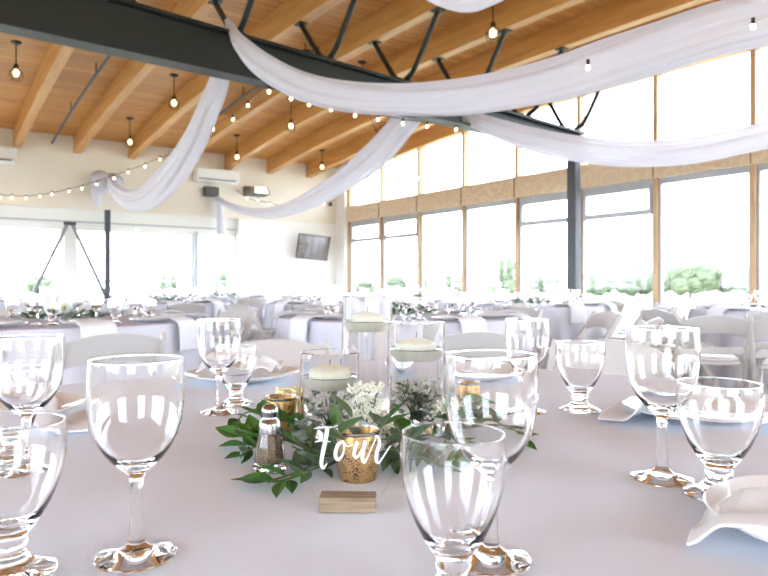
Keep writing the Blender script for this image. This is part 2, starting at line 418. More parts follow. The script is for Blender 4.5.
# post and brace at the back wall
p = thing('steel_post', 'slim dark steel post standing before the back windows', 'post', (2.9,YB-.05,0)); p['kind'] = 'structure'
MB().box((-.045,-.045,0),(.045,.045,2.34)).build('shaft', M['post'], p, smooth=False)
p = thing('steel_brace', 'grey A-shaped steel brace in front of the back windows', 'brace', (2.27,YB-.02,0)); p['kind'] = 'structure'
for sg, e in ((-1,-.92),(1,.92)):
    MB().bar((sg*.04,0,2.05),(e,0,.03),.055,.04,(0,1,0)).build('brace_leg', M['brace'], p, smooth=False)
MB().box((-.10,-.02,2.03),(.10,.02,2.09)).build('top_plate', M['post'], p, smooth=False)

# wall-mounted equipment ---------------------------------------------
def ac(x0, x1, label):
    t = thing('air_conditioner', label, 'air conditioner', ((x0+x1)/2,YB-.002,3.02), 0, 'wall air conditioners'); h = (x1-x0)/2
    MB().box((-h,-.2,0),(h,0,.27)).build('casing', M['plastic'], t, smooth=False, bevel=.03)
    MB().box((-h+.05,-.207,.035),(h-.08,-.2005,.055)).build('air_slot', M['darkplastic'], t, smooth=False)
    MB().box((-h+.03,-.206,.07),(h-.03,-.2005,.075)).build('louver', M['alu'], t, smooth=False)
ac(.5,1.42,'white split air conditioner cut by the picture\'s left edge')
ac(4.52,5.42,'white split air conditioner above the small black speaker')
t = thing('wall_speaker', 'small black speaker on the cream wall below the air conditioner', 'speaker', (4.86,YB-.002,2.74))
MB().box((-.15,-.14,0),(.15,0,.19)).build('cabinet', M['darkplastic'], t, smooth=False, bevel=.012)
MB().box((-.13,-.148,.02),(.13,-.1405,.17)).build('grille', mat('grille',(.1,.1,.1),.8), t, smooth=False)
MB().bar((0,-.05,-.02),(0,-.02,-.32),.012,.012).build('cable', M['plastic'], t, smooth=False)
t = thing('wall_floodlight', 'grey floodlight with a glowing white lens on the back wall', 'light', (5.82,YB-.002,2.82))
MB().add([(-.24,-.32,.03),(.24,-.32,.03),(.24,0,0),(-.24,0,0),(-.2,-.26,.17),(.2,-.26,.17),(.24,0,.20),(-.24,0,.20)],[(0,3,2,1),(4,5,6,7),(0,1,5,4),(1,2,6,5),(2,3,7,6),(3,0,4,7)]).build('housing', mat('grey_plastic',(.16,.15,.14),.5), t, smooth=False, bevel=.01)
MB().add([(-.1,-.322,.05),(.17,-.322,.05),(.14,-.272,.16),(-.08,-.272,.16)],[(0,1,2,3)]).build('lens', M['white_light'], t, smooth=False, solid=.012)
t = thing('television', 'tilted flat television reflecting the rafters, high on the back wall', 'television', (7.08,YB-.002,1.78))
tv = MB().box((-.36,-.02,-.27),(.36,.02,.27)).build('casing', M['darkplastic'], t, smooth=False, bevel=.006)
tv.location = (0,-.30,0); tv.rotation_euler = (math.radians(14), math.radians(5), math.radians(-12))
s_ = MB().box((-.345,-.026,-.255),(.345,-.0205,.255)).build('screen', M['screen'], tv, smooth=False)
MB().bar((0,-.27,0),(0,0,.02),.08,.08).build('wall_bracket', M['black'], t, smooth=False)
t = thing('security_camera', 'tiny dark camera on the back wall near the window corner', 'camera', (7.66,YB-.002,2.78))
MB().ball((0,-.055,0),.05,12,8).build('dome', M['darkplastic'], t); MB().box((-.03,-.03,-.03),(.03,0,.05)).build('bracket', M['plastic'], t, smooth=False)

# pendants -----------------------------------------------------------
def ceil_hit(px, py):
    lo, hi = .8, 20
    for _ in range(60):
        m_ = (lo+hi)/2; q = Q(px, py, m_)
        if q.z < zc(min(q.y, 13.0)): lo = m_
        else: hi = m_
    return Q(px, py, lo), lo
def pendant(px, py, pyb, label):
    q, d = ceil_hit(px, py)
    L = (pyb-py)/F*d
    t = thing('pendant_lamp', label, 'lamp', q, 0, 'cage pendant lamps')
    MB().lathe([(0,-.03),(.03,-.03),(.062,-.012),(.062,0),(0,0)],20).build('ceiling_cap', M['black'], t)
    MB().tube([(0,0,-.03),(0,0,-L+.09)],.007,8).build('rod', M['black'], t)
    MB().lathe([(0,-L+.11),(.022,-L+.11),(.034,-L+.07),(.036,-L+.05),(0,-L+.05)],16).build('socket', M['brass'], t)
    MB().ball((0,0,-L),.038,14,10,1.2).build('bulb', M['lamp'], t)
    mb = MB()
    prof = [(.034,.06),(.075,.01),(.078,-.03),(.055,-.085)]
    for k in range(6):
        a = 2*PI*k/6; mb.tube([(r*math.cos(a), r*math.sin(a), z-L) for r, z in prof], .0035, 5)
    for r, z in prof[1:]:
        mb.tube([(r*math.cos(2*PI*k/6), r*math.sin(2*PI*k/6), z-L) for k in range(7)], .0035, 5)
    mb.build('wire_cage', M['brass'], t)
for a in ((16,42,73,'caged pendant lamp hanging nearest the left edge of the ceiling'),
          (130,118,142,'caged pendant lamp above the slim steel post by the back wall'),
          (174,75,103,'caged pendant lamp beside the leftmost white drape, just under the dark beam'),
          (237,135,157,'caged pendant lamp above the second air conditioner'),
          (291,98,126,'caged pendant lamp between the two drapes that fall to the back wall'),
          (322,150,167,'caged pendant lamp nearest the far window corner'),
          (493,-14,33,'caged pendant lamp above the big drape, at the picture\'s top'),
          (362,62,86,'caged pendant lamp half hidden behind the beam struts'),
          (306,51,75,'caged pendant lamp behind the beam between two strut pairs')):
    pendant(*a)
# sprinkler pipes
def pipe(a, b, label):
    (q0,_), (q1,_) = ceil_hit(*a), ceil_hit(*b)
    X = (q0.x+q1.x)/2
    t = thing('sprinkler_pipe', label, 'pipe', (X,0,0), 0, 'sprinkler pipes')
    ys_ = [q0.y-1.5 + i*(q1.y-q0.y+1.5)/10 for i in range(11)]
    MB().tube([(0,y,zc(y)-.16) for y in ys_], .02, 8).build('tube', M['post'], t)
    for y in ys_[1::3]:
        MB().tube([(0,y,zc(y)),(0,y,zc(y)-.16)], .008, 6).build('hanger', M['black'], t)
pipe((116,42),(48,134),'thin steel sprinkler pipe between the first and second rafters')
pipe((262,70),(222,105),'thin steel sprinkler pipe between the rafters beside the leftmost drape')

# drapes ---------------------------------------------------------------
def drape(name, label, pts, folds=7, flat=.5, parent=None):
    """pts: (px, py, depth, width_px)"""
    S = spline([(*Q(x,y,d), w/F*d) for x,y,d,w in pts], 12); seg = 72
    n = len(S); vs = []; fs = []
    cen = [Vector(s[:3]) for s in S]
    ph = random.random()*6
    for i in range(n):
        t = (cen[min(i+1,n-1)]-cen[max(i-1,0)]).normalized()
        up = Vector((0,0,1)); a1 = (up - t*up.dot(t)).normalized(); a2 = t.cross(a1)
        wd = S[i][3]
        for k in range(seg):
            a = 2*PI*k/seg
            m_ = 1 + .20*math.sin(folds*a + ph + 1.2*math.sin(i*.05)) + .07*math.sin((folds*2+1)*a - ph + i*.02)
            vs.append(cen[i] + a1*math.cos(a)*wd*.5*(1+.35*(m_-1)) + a2*math.sin(a)*wd*.5*flat*m_)
    for i in range(n-1):
        for k in range(seg):
            k2 = (k+1)%seg; fs.append((i*seg+k, i*seg+k2, (i+1)*seg+k2, (i+1)*seg+k))
    fs.append(tuple(reversed(range(seg)))); fs.append(tuple((n-1)*seg+k for k in range(seg)))
    o = MB().add(vs, fs).build(name, M['drape'], parent)
    if label: tag(o, label, 'drape', 'white fabric drapes')
    return o
drape('fabric_drape', 'large white sheer drape sweeping from the beam towards the upper right', [(227,22,6.2,8),(232,30,5.85,12),(240,44,5.6,17),(264,66,5.5,24),(302,86,5.45,28),(350,97,5.4,30),(405,100,5.3,31),(460,98,5.15,36),(512,90,5.05,39),(560,79,4.95,43),(610,63,4.85,47),(660,47,4.75,49),(715,29,4.65,51),(775,14,4.55,53),(830,-12,4.4,50),(900,-55,4.3,46)], 5, .55)
k2 = drape('fabric_drape', 'white sheer drape falling from the beam to a knot on the cream back wall, leftmost', [(222,55,6.1,20),(220,78,6.25,29),(210,105,6.8,32),(196,137,7.6,34),(180,164,8.6,35),(162,186,9.6,33),(146,198,10.4,25),(130,200,11.0,20),(117,192,11.6,15),(109,181,12.0,12)], 6, .5)
mb = MB()
kq = Q(107,180,12.05)
for i in range(9):
    a = random.random()*6.28; r0 = .05+.09*random.random()
    mb.ball(kq+Vector((math.cos(a)*.14, -.02, math.sin(a)*.10-.03)), r0+.05, 14, 8, .8)
mb.tube([kq+Vector((-.12,0,.0)), kq+Vector((-.18,0,-.25)), kq+Vector((-.16,0,-.5))], [.10,.09,.05], 12)
mb.build('gathered_knot', M['drape'], k2)
k3 = drape('fabric_drape', 'white sheer drape from mid beam to the wall below the black speaker', [(412,112,7.5,28),(404,122,7.6,32),(388,142,8.1,33),(366,163,8.8,31),(342,181,9.6,24),(316,197,10.4,20),(292,208,11.2,15),(268,213,12.0,11),(245,211,12.6,8),(228,205,13.0,7),(216,198,13.35,6)], 6, .5)
k4q = Q(219,203,13.3)
MB().tube([k4q+Vector((0,0,.05)),k4q+Vector((.02,0,-.2)),k4q+Vector((.05,-.02,-.62))],[.05,.08,.10],12).build('hanging_tail', M['drape'], k3)
drape('fabric_drape', 'white sheer drape dipping in front of the steel column and carved band', [(455,108,7.6,8),(470,118,7.55,14),(500,130,7.45,19),(540,142,7.3,23),(580,150,7.15,25),(620,154,7.0,25),(660,153.5,6.85,25),(700,149,6.7,26),(740,141,6.55,26),(775,133,6.4,26),(830,115,6.2,24)], 5, .5)
drape('fabric_drape', 'white drape corner hanging in at the picture\'s top edge', [(390,-42,4.3,24),(430,-16,3.9,28),(468,-4,3.5,30),(500,-13,3.2,30),(550,-45,2.9,30)], 5, .5)

# string lights -----------------------------------------------------------
bulb_mesh = MB().ball((0,0,-.026),.016,8,6,1.15)
sock_mesh = MB().tube([(0,0,.03),(0,0,-.008)],.012,6)
protoB = protoS = None
def string(label, pts, bulbs, wm='black', wr=.005):
    global protoB, protoS
    t = thing('string_lights', label, 'string lights', (0,0,0), 0, 'warm festoon strings')
    S = [Vector(Q(*p)) for p in spline(pts, 8)]
    MB().tube(S, wr, 5).build('wire', M[wm], t)
    px_ = [p[0] for p in spline(pts, 8)]
    for i, (bx, by) in enumerate(bulbs):
        j = min(range(len(px_)), key=lambda q: abs(px_[q]-bx))
        d = spline(pts, 8)[j][2]
        loc = Q(bx, by, d)
        if protoB is None:
            protoB = bulb_mesh.build('bulb', M['bulb'], t); protoS = sock_mesh.build('socket', M['black'], t); B_, S_ = protoB, protoS
        else:
            B_ = protoB.copy(); S_ = protoS.copy(); COL.objects.link(B_); COL.objects.link(S_); B_.parent = t; S_.parent = t
        B_.location = loc + Vector((0,0,.02)); S_.location = loc + Vector((0,0,.022))
string('warm string lights rising from the left edge up to the dark beam',
       [(-30,194,11.0),(0,195,11.2),(26,196,11.3),(55,192,11.3),(97,181,10.8),(145,164,10.0),(180,149,9.2),(213,127,8.2),(248,103,7.0),(268,87,5.9)],
       [(0,197),(12,197),(26,198),(40,196),(52,194),(69,191),(82,188),(97,184),(114,178),(128,172),(145,166),(160,159),(178,151),(196,141),(213,129),(233,119),(248,105),(269,91)])
string('warm string lights along the lower edge of the dark beam',
       [(265,86,5.75),(309,101,6.1),(355,111,6.5),(403,119,7.0),(456,126,7.5),(500,128,8.0),(545,127,8.4),(574,126,8.6)],
       [(291,98),(309,104),(331,109),(355,115),(378,119),(403,123),(427,126),(456,129),(483,130),(512,130),(541,130),(573,129)])
string('warm string lights glinting in front of the big drape',
       [(540,72,4.7),(588,65,4.55),(640,57,4.45),(700,42,4.3),(753,24,4.2),(820,0,4.1)],
       [(588,67),(753,26)], 'plastic', .002)
string('warm string lights hung before the upper windows',
       [(368,112,8.8),(381,140,9.2),(400,163,9.6),(418,178,10.2),(440,186,10.6)],
       [(381,141),(418,178)])
string('faint string lights above the drape on the back wall',
       [(236,190,12.9),(250,199,12.9),(270,203,12.9),(292,208,12.9),(312,206,12.9),(335,200,12.9)],
       [(247,198),(258,200),(270,204),(281,207),(292,209),(302,208),(313,207),(324,204)])

# ------------------------------------------------------------------ drinking glasses
def wine_prof(n=1):
    outer = [(0,0),(.034,0),(.0358,.0012),(.0352,.0026),(.025,.0052),(.013,.0085),(.0075,.0125),(.0065,.020),(.0056,.040),(.0052,.056),(.0058,.066),(.0085,.0725),(.015,.0775),(.023,.0850),(.030,.094),(.0358,.105),(.0395,.118),(.0415,.132),(.0419,.145),(.0413,.158),(.0409,.1655),(.0406,.1685),(.0405,.1694),(.0407,.1699),(.0406,.1704),(.0401,.1707)]
    inner = [(.0396,.1705),(.0393,.1699),(.0394,.1694),(.0395,.1685),(.0398,.1655),(.0402,.158),(.0409,.145),(.0405,.132),(.0385,.118),(.0348,.105),(.0287,.0945),(.021,.0865),(.012,.0806),(0,.0785)]
    return outer + inner
def goblet_prof():
    outer = [(0,.003),(.02,.001),(.034,0),(.0372,.0015),(.0368,.0035),(.030,.0065),(.0205,.011),(.0145,.0165),(.0125,.0215),(.0138,.0245),(.0150,.0275),(.0142,.031),(.0150,.034),(.020,.040),(.0265,.049),(.0325,.060),(.0378,.073),(.0418,.086),(.0440,.098),(.0446,.108),(.0441,.118),(.0436,.1225),(.0431,.1254),(.0430,.1263),(.0432,.1268),(.0431,.1273),(.0426,.1276)]
    inner = [(.0421,.1274),(.0418,.1268),(.0419,.1263),(.0420,.1254),(.0424,.1225),(.0429,.118),(.0434,.108),(.0428,.098),(.0406,.086),(.0366,.073),(.0308,.061),(.0246,.051),(.016,.0435),(0,.0405)]
    return outer + inner
wine_m = MB().lathe(wine_prof(), 72)
gob_m = MB().lathe(goblet_prof(), 72)
EPS = .0008
wine0 = gob0 = None
def near_glass(kind, px, py, label, scale=1.0, wide=1.0):
    global wine0, gob0
    loc = P(px, py, TOP+EPS)
    if kind == 'w':
        if wine0 is None:
            wine0 = wine_m.build('wine_glass', M['glass']); o = wine0; o.location = loc
        else: o = dup(wine0, loc)
        tag(o, label, 'wine glass', 'wine glasses on the front table')
    else:
        if gob0 is None:
            gob0 = gob_m.build('water_goblet', M['glass']); o = gob0; o.location = loc
        else: o = dup(gob0, loc)
        tag(o, label, 'goblet', 'water goblets on the front table')
    o.scale = (scale*wide, scale*wide, scale)
    return o
near_glass('w', 136.5, 557, 'tall empty wine glass standing alone at left front of the table', 1.0, .95)
near_glass('w', 27, 474, 'empty wine glass cut by the left edge, behind a goblet', 1.0)
near_glass('w', 219, 413, 'empty wine glass in front of the napkin plate beyond the pepper shaker', 1.0, .95)
near_glass('w', 491, 560, 'empty wine glass directly behind the front centre goblet', 1.03, .92)
near_glass('w', 527, 412, 'empty wine glass beyond the vases, left of a small goblet', 1.0, .95)
near_glass('w', 662, 479, 'empty wine glass at right with chairs seen through its bowl', 1.07, .94)
near_glass('g', 8, 575, 'heavy clear goblet cut off at the bottom-left corner', .97)
near_glass('g', 13, 461, 'clear goblet seen through the wine glass at the left edge', .97)
near_glass('g', 236, 405, 'small clear goblet behind the wine glass near the napkin plate', .90)
near_glass('g', 453, 600, 'large clear goblet nearest the camera, bottom centre', .98, .90)
near_glass('g', 580, 411, 'clear goblet on the far rim of the table between two wine glasses', 1.0)
near_glass('g', 719, 496, 'clear goblet in front of the plate at right, beside the white napkin', .99)

# ------------------------------------------------------------------ tables and cloths
def cloth_mesh(R=.9, nf=22):
    prof = [(0,TOP)] + [(R*i/10,TOP) for i in range(1,10)] + [(R-.01,TOP),(R+.006,TOP-.004),(R+.014,TOP-.02)]
    zs = [.68,.6,.5,.4,.3,.2,.1,.02]
    seg = nf*10; v = [(0,0,TOP)]; f = []
    rows = []
    for r, z in prof[1:]:
        rows.append([len(v)+k for k in range(seg)]); v += [(r*math.cos(2*PI*k/seg), r*math.sin(2*PI*k/seg), z) for k in range(seg)]
    for z in zs:
        rows.append([len(v)+k for k in range(seg)]); t = (TOP-z)/TOP
        for k in range(seg):
            a = 2*PI*k/seg
            r = R + .014 + .035*t + .045*t**.7*(math.sin(nf*a)+.4*math.sin(nf*.5*a+1)+.3*math.sin(7*a))
            v.append((r*math.cos(a), r*math.sin(a), z))
    for k in range(seg): f.append((0, rows[0][k], rows[0][(k+1)%seg]))
    for i in range(len(rows)-1):
        for k in range(seg): f.append((rows[i][k], rows[i+1][k], rows[i+1][(k+1)%seg], rows[i][(k+1)%seg]))
    return MB().add(v, f)
tab0 = None
def table(r, d, label, clabel, near=False):
    global tab0, cl0
    c = W(r, d, 0)
    if tab0 is None:
        tab0 = thing('banquet_table', label, 'table', c, 0, 'round banquet tables')
        MB().lathe([(0,TOP-.03),(.88,TOP-.03),(.885,TOP-.004),(0,TOP-.004)],64).build('tabletop', M['plastic'], tab0)
        for k in range(4):
            a = PI/4+k*PI/2; MB().tube([(.45*math.cos(a),.45*math.sin(a),TOP-.03),(.5*math.cos(a),.5*math.sin(a),0)],.014,8).build('leg', M['post'], tab0)
    else: dup(tab0, c, 0, label)
    if near:
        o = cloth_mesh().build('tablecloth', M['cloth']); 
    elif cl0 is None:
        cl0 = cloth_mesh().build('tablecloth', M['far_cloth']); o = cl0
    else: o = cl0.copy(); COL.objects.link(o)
    o.location = c; o.rotation_euler = (0,0,random.random()*6)
    tag(o, clabel, 'tablecloth', 'round tablecloths')
    return c
cl0 = None
NEAR = table(0, 1.05, 'round table under the front cloth', 'smooth pale lavender-white cloth on the front round table', True)
TABS = [  # r, d, phrase
 ('T1', (60-384)/F*4.3, 4.3, 'table before the slim steel post'),
 ('M', (402-384)/F*4.9, 4.9, 'middle table behind the vases'),
 ('R', (530-384)/F*7.6, 7.6, 'table beside the steel column'),
 ('R2', (800-384)/F*6.0, 6.0, 'table at the right edge'),
 ('T2', (160-384)/F*8.6, 8.6, 'far table below the drape knot'),
 ('T3', (340-384)/F*8.3, 8.3, 'far table below the television'),
 ('T5', (-20-384)/F*9.4, 9.4, 'far table beyond the A-shaped brace'),
 ('T7', (420-384)/F*10.8, 10.8, 'far table in the window corner'),
 ('T6', (225-384)/F*12.2, 12.2, 'farthest table against the back windows'),
]
SIDES = ['tall-window side','window back corner','back-wall window end','back-wall inner end','inner back corner','inner side',
         'inner front corner','front inner end','front window end','window front corner']
# chair -------------------------------------------------------------
chair0 = None
def make_chair():
    t = thing('folding_chair', '', 'chair', (0,0,0), 0, 'white folding chairs')
    m = M['chair']
    for s in (-1, 1):
        x = s*.205
        MB().bar((x,.24,0),(x,-.255,.755),.024,.045,(0,1,0)).build('leg', m, t, smooth=False, bevel=.006)
    for s in (-1, 1):
        x = s*.172
        MB().bar((x,-.27,0),(x,.13,.445),.022,.042,(0,1,0)).build('leg', m, t, smooth=False, bevel=.006)
    MB().box((-.155,-.19,.425),(.155,.21,.452)).build('seat', m, t, smooth=False, bevel=.01)
    MB().box((-.145,-.18,.452),(.145,.20,.478)).build('seat_pad', M['chair_pad'], t, smooth=False, bevel=.012)
    def yb(z): return .24 - .495*z/.755
    mb = MB(); n = 16; v = []; f = []
    for i in range(n+1):
        u = i/n*2-1; x = u*.194
        zt = .735 + .035*(1-u*u); zb = .615 + .03*(1-u*u)
        bow = -.02*(1-u*u)
        for z in (zb, zt):
            for dy in (-.011, .011): v.append((x, yb(z)+bow+dy, z))
    for i in range(n):
        a = i*4; b_ = a+4
        f += [(a,b_,b_+2,a+2),(a+1,a+3,b_+3,b_+1),(a+2,b_+2,b_+3,a+3),(a,a+1,b_+1,b_)]
    f += [(0,2,3,1),(n*4,n*4+1,n*4+3,n*4+2)]
    mb.add(v, f).build('back_rail', m, t, bevel=.004)
    MB().box((-.194,yb(.515)-.01,.49),(.194,yb(.515)+.01,.54)).build('back_slat', m, t, smooth=False, bevel=.005)
    MB().bar((-.17,-.21,.07),(.17,-.21,.07),.02,.02).build('stretcher', m, t, smooth=False)
    MB().bar((-.20,.19,.10),(.20,.19,.10),.02,.02).build('stretcher', m, t, smooth=False)
    return t
occupied = []
def chair(c, rz, label):
    global chair0
    if chair0 is None:
        chair0 = make_chair(); o = chair0; o['label'] = label; o.location = c; o.rotation_euler = (0,0,rz)
    else: o = dup(chair0, c, rz, label)
    occupied.append(Vector((c.x, c.y)))
    return o
def face(c, target):                         # local +Y towards target
    v = Vector((target.x-c.x, target.y-c.y)); return math.atan2(-v.x, v.y)
def hand_chair(px, d, target, label, drz=0):
    c = W((px-384)/F*d, d, 0); chair(c, face(c, target)+drz, label)
CEN = {k: W(r, d, 0) for k, r, d, ph in TABS}
hand_chair(284, 2.26, NEAR, 'white folding chair tucked at the far side of the front table, behind the pepper shaker', .05)
hand_chair(592, 2.26, NEAR, 'white folding chair tucked at the far side of the front table, behind the small goblet', -.03)
hand_chair(462, 3.2, CEN['M'], 'white folding chair seen from behind, between the vases and the middle table')
hand_chair(104, 3.05, CEN['T1'], 'white folding chair seen from behind, under the flower centrepiece at left')
hand_chair(790, 4.35, CEN['R2'], 'white folding chair seen from behind, cut by the right edge')
hand_chair(712, 4.7, CEN['R2'], 'white folding chair turned side-on with crossed legs, behind the right wine glass', .5)
hand_chair(612, 4.3, CEN['M'], 'white folding chair angled away, left of the right wine glass', -.2)
hand_chair(577, 5.1, CEN['M'], 'white folding chair between the small goblet and the steel column', 0)
hand_chair(632, 6.3, CEN['R'], 'white folding chair with shaded back against the bright window', .2)
# ------------------------------------------------------------------ far tableware
farw = goby = plate_far = nap_far = None
def lowpoly(prof, keep, seg): return MB().lathe([prof[i] for i in keep], seg)
wp, gp = wine_prof(), goblet_prof()
fw_m = lowpoly(wp, [0,1,3,4,6,9,11,13,15,17,19,21,24,27,30,32,33,34,35,36,37,-1], 20)
fg_m = lowpoly(gp, [0,2,3,5,7,8,10,12,14,16,18,19,22,25,28,31,33,34,35,36,37,38,-1], 20)
def far_item(store, mk, loc, rz, label, group):
    if store not in FAR: FAR[store] = mk(); o = FAR[store]
    else: o = dup(FAR[store])
    o.location = loc; o.rotation_euler = (0,0,rz)
    o['label'] = label; o['group'] = group
    return o
FAR = {}
def mk_wine(): return tag(fw_m.build('wine_glass', M['glass']), '', 'wine glass')
def mk_gob(): return tag(fg_m.build('water_goblet', M['glass']), '', 'goblet')
PL = [(0,.004),(.055,.0),(.062,.0005),(.085,.006),(.118,.015),(.133,.0195),(.1352,.0212),(.133,.0225),(.116,.0185),(.086,.0095),(.070,.0055),(0,.0055)]
def mk_plate(): return tag(MB().lathe(PL, 40).build('dinner_plate', M['china']), '', 'plate')
def nap_mesh(L0=-.20, drop=.17, w=.085):
    prof = spline([(-.08,.030),(0,.026),(.10,.028),(.16,.030),(.20,.026),(.245,.0),(.255,-.06),(.258,-drop)], 4)
    v = []; f = []; n = 10
    for r, z in prof:
        for i in range(n+1):
            u = i/n*2-1; v.append((r, u*w*(1+.1*math.sin(r*9)), z + .003*math.sin(u*7+r*20)))
    for j in range(len(prof)-1):
        for i in range(n): a = j*(n+1)+i; f.append((a,a+1,a+n+2,a+n+1))
    return MB().add(v, f)
def mk_nap(): return tag(nap_mesh().build('folded_napkin', M['napkin'], solid=.005), '', 'napkin')
def greens(name_label, c, rx, ry, nleaf, nfl, seed, group=None, flower='blossom', zscale=1.0, rz=0):
    rnd = random.Random(seed)
    t = thing('floral_centrepiece', name_label, 'flower arrangement', c, rz, group)
    lf = MB(); fl = MB(); st = MB()
    for i in range(nleaf):
        a = rnd.random()*6.28; q = math.sqrt(rnd.random()); x, y = rx*q*math.cos(a), ry*q*math.sin(a)
        z = .01 + zscale*.10*rnd.random()*(1.1-q)
        leaf(lf, Vector((x,y,z)), Vector((math.cos(a), math.sin(a), rnd.uniform(.0,.8))), rnd.uniform(.04,.07), rnd.uniform(.014,.022), rnd)
        if i % 5 == 0: st.tube([(x*.2,y*.2,.006),(x*.7,y*.7,z*.8+.004),(x,y,z)],.0015,4)
    for i in range(nfl):
        a = rnd.random()*6.28; q = math.sqrt(rnd.random()); x, y = rx*.7*q*math.cos(a), ry*.7*q*math.sin(a)
        fl.ball((x,y,.04+zscale*.12*rnd.random()), rnd.uniform(.006,.014), 6, 4)
    lf.build('leaves', M['leaf'], t); st.build('stems', M['stem'], t)
    if nfl: fl.build('blossoms', M[flower], t)
    return t
def leaf(mb, base, dirv, L, w, rnd, n=6, bend=None):
    d = dirv.normalized(); s = d.cross(Vector((0,0,1)))
    if s.length < .05: s = Vector((1,0,0))
    s.normalize(); tw = rnd.uniform(-.7,.7); u = s.cross(d)
    s, u = s*math.cos(tw)+u*math.sin(tw), u*math.cos(tw)-s*math.sin(tw)
    bend = rnd.uniform(-.25,.35) if bend is None else bend
    v = []; f = []
    for i in range(n+1):
        t = i/n; ww = w*.5*math.sin(PI*min(1,t*1.0)**.85)*(1-.15*t) if 0 < t < 1 else .0004
        c = base + d*(L*t) - u*(bend*L*t*t)
        v += [c - s*ww + u*ww*.35, c - u*.0002, c + s*ww + u*ww*.35]
    for i in range(n):
        a = i*3; f += [(a,a+1,a+4,a+3),(a+1,a+2,a+5,a+4)]
    zmin = min(p.z for p in v)
    mb.add(v, f)
# vases for far tables
def mk_vase(h=.2, r=.046, seg=32):
    return MB().lathe([(0,0),(r-.002,0),(r,.002),(r,h-.001),(r-.001,h),(r-.0028,h),(r-.003,h-.002),(r-.003,.008),(0,.007)], seg)
def mk_far_vase(): return tag(mk_vase().build('cylinder_vase', M['far_glass']), '', 'vase')
def mk_far_candle(): return tag(MB().lathe([(0,0),(.026,0),(.033,.01),(.034,.022),(.030,.030),(.012,.034),(0,.034)],20).build('floating_candle', M['wax']), '', 'candle')

for key, r, d, ph in TABS:
    c = table(r, d, 'round banquet table hidden under the cloth of the %s' % ph, 'pale grey round tablecloth falling in folds on the %s' % ph)
    rot = {'T1': .35, 'M': .15, 'R': .0, 'R2': .3}.get(key, .2)
    far = key in ('T5','T7','T6')
    for k in range(10):
        a = rot + k*PI/5
        u = Vector((math.cos(a), math.sin(a), 0)); v = Vector((-u.y, u.x, 0))
        side = SIDES[k]
        pc = c + u*.70 + Vector((0,0,TOP+.0012))
        far_item('plate', mk_plate, pc, a, 'white dinner plate, %s of the %s' % (side, ph), 'plates on the %s' % ph)
        far_item('nap', mk_nap, pc, a, 'white hanging napkin, %s of the %s' % (side, ph), 'napkins on the %s' % ph)
        far_item('wine', mk_wine, c + u*.50 + v*.10 + Vector((0,0,TOP+.001)), a, 'clear wine glass, %s of the %s' % (side, ph), 'wine glasses on the %s' % ph)
        far_item('gob', mk_gob, c + u*.53 + v*.20 + Vector((0,0,TOP+.001)), a, 'clear goblet, %s of the %s' % (side, ph), 'goblets on the %s' % ph)
        # chairs
        cc = c + u*1.29
        if key in ('T1','M') and (SN*u.x+CS*u.y) < .1: continue
        ccd = SN*cc.x + CS*cc.y; ccr = CS*cc.x - SN*cc.y; ppx = 384 + F*ccr/ccd
        if not (-60 < ppx < 830) or cc.x > 7.55 or cc.y > 12.5: continue
        if any((Vector((cc.x,cc.y))-q).length < .52 for q in occupied): continue
        if (Vector((cc.x,cc.y))-Vector((BX1,BY))).length < .38: continue
        if any((Vector((cc.x,cc.y))-Vector((o_.x,o_.y))).length < 1.32 for kk, o_ in CEN.items() if kk != key): continue
        if (cc-NEAR).length < 1.75: continue
        chair(cc, face(cc, c), 'white folding chair, %s of the %s' % (side, ph))
    gv = c + Vector((0,0,TOP+.001))
    greens('green leafy centrepiece with small pale blossoms on the %s' % ph, gv, .25, .17, 150, 12, hash(key) % 97 if False else len(ph)*3+d, 'far table centrepieces', 'yellowblossom' if key in ('T1','T3') else 'blossom', 1.2)
    for j, (dx, dy, s) in enumerate(((-.07,.02,1.1),(.06,.06,.85),(.02,-.08,.65))):
        nm = ('tallest','middle','shortest')[j]
        o = far_item('vase', mk_far_vase, gv + Vector((dx,dy,.0)), 0, '%s clear cylinder vase on the %s' % (nm, ph), 'vases on the far tables'); o.scale = (1,1,s)
        far_item('candle', mk_far_candle, gv + Vector((dx,dy,.2*s*.62)), 0, 'ivory floating candle in the %s vase on the %s' % (nm, ph), 'candles on the far tables')

# ------------------------------------------------------------------ front table setting
def at_near(px, py): return P(px, py, TOP+EPS)
# plates with napkins
def near_plate(px, d, label):
    o = MB().lathe(PL, 96).build('dinner_plate', M['china']); c = W((px-384)/F*d, d, TOP+.0012); o.location = c
    tag(o, label, 'plate', 'plates on the front table'); return c
def napkin(label, corners, zf, nu=40, nv=28, solid=.003, folds=None):
    """corners: four room points (x,y); zf(u,v) -> height"""
    A, B, C_, D = corners
    def fn(u, v):
        p = A*(1-u)*(1-v) + B*u*(1-v) + C_*u*v + D*(1-u)*v
        return (p.x, p.y, zf(u, v))
    o = MB().grid(fn, nu, nv).build('folded_napkin', M['napkin'], solid=solid)
    return tag(o, label, 'napkin', 'white napkins on the front table')
def Wd(px, d): return W((px-384)/F*d, d, 0)
sm = lambda a, b, x: (lambda t: t*t*(3-2*t))(max(0, min(1, (x-a)/(b-a))))
PT = TOP + .0245
# plate beyond pepper shaker
near_plate(243, 1.60, 'white plate with a crumpled napkin, beyond the pepper shaker')
napkin('crumpled white napkin on the plate beyond the pepper shaker', [Wd(196,1.53),Wd(272,1.47),Wd(284,1.64),Wd(215,1.72)],
       lambda u,v: PT+.006 + .022*abs(math.sin(u*5.5+v*1.2))*(.4+.6*math.sin(PI*v)) + .01*math.sin(u*9-v*4)**2)
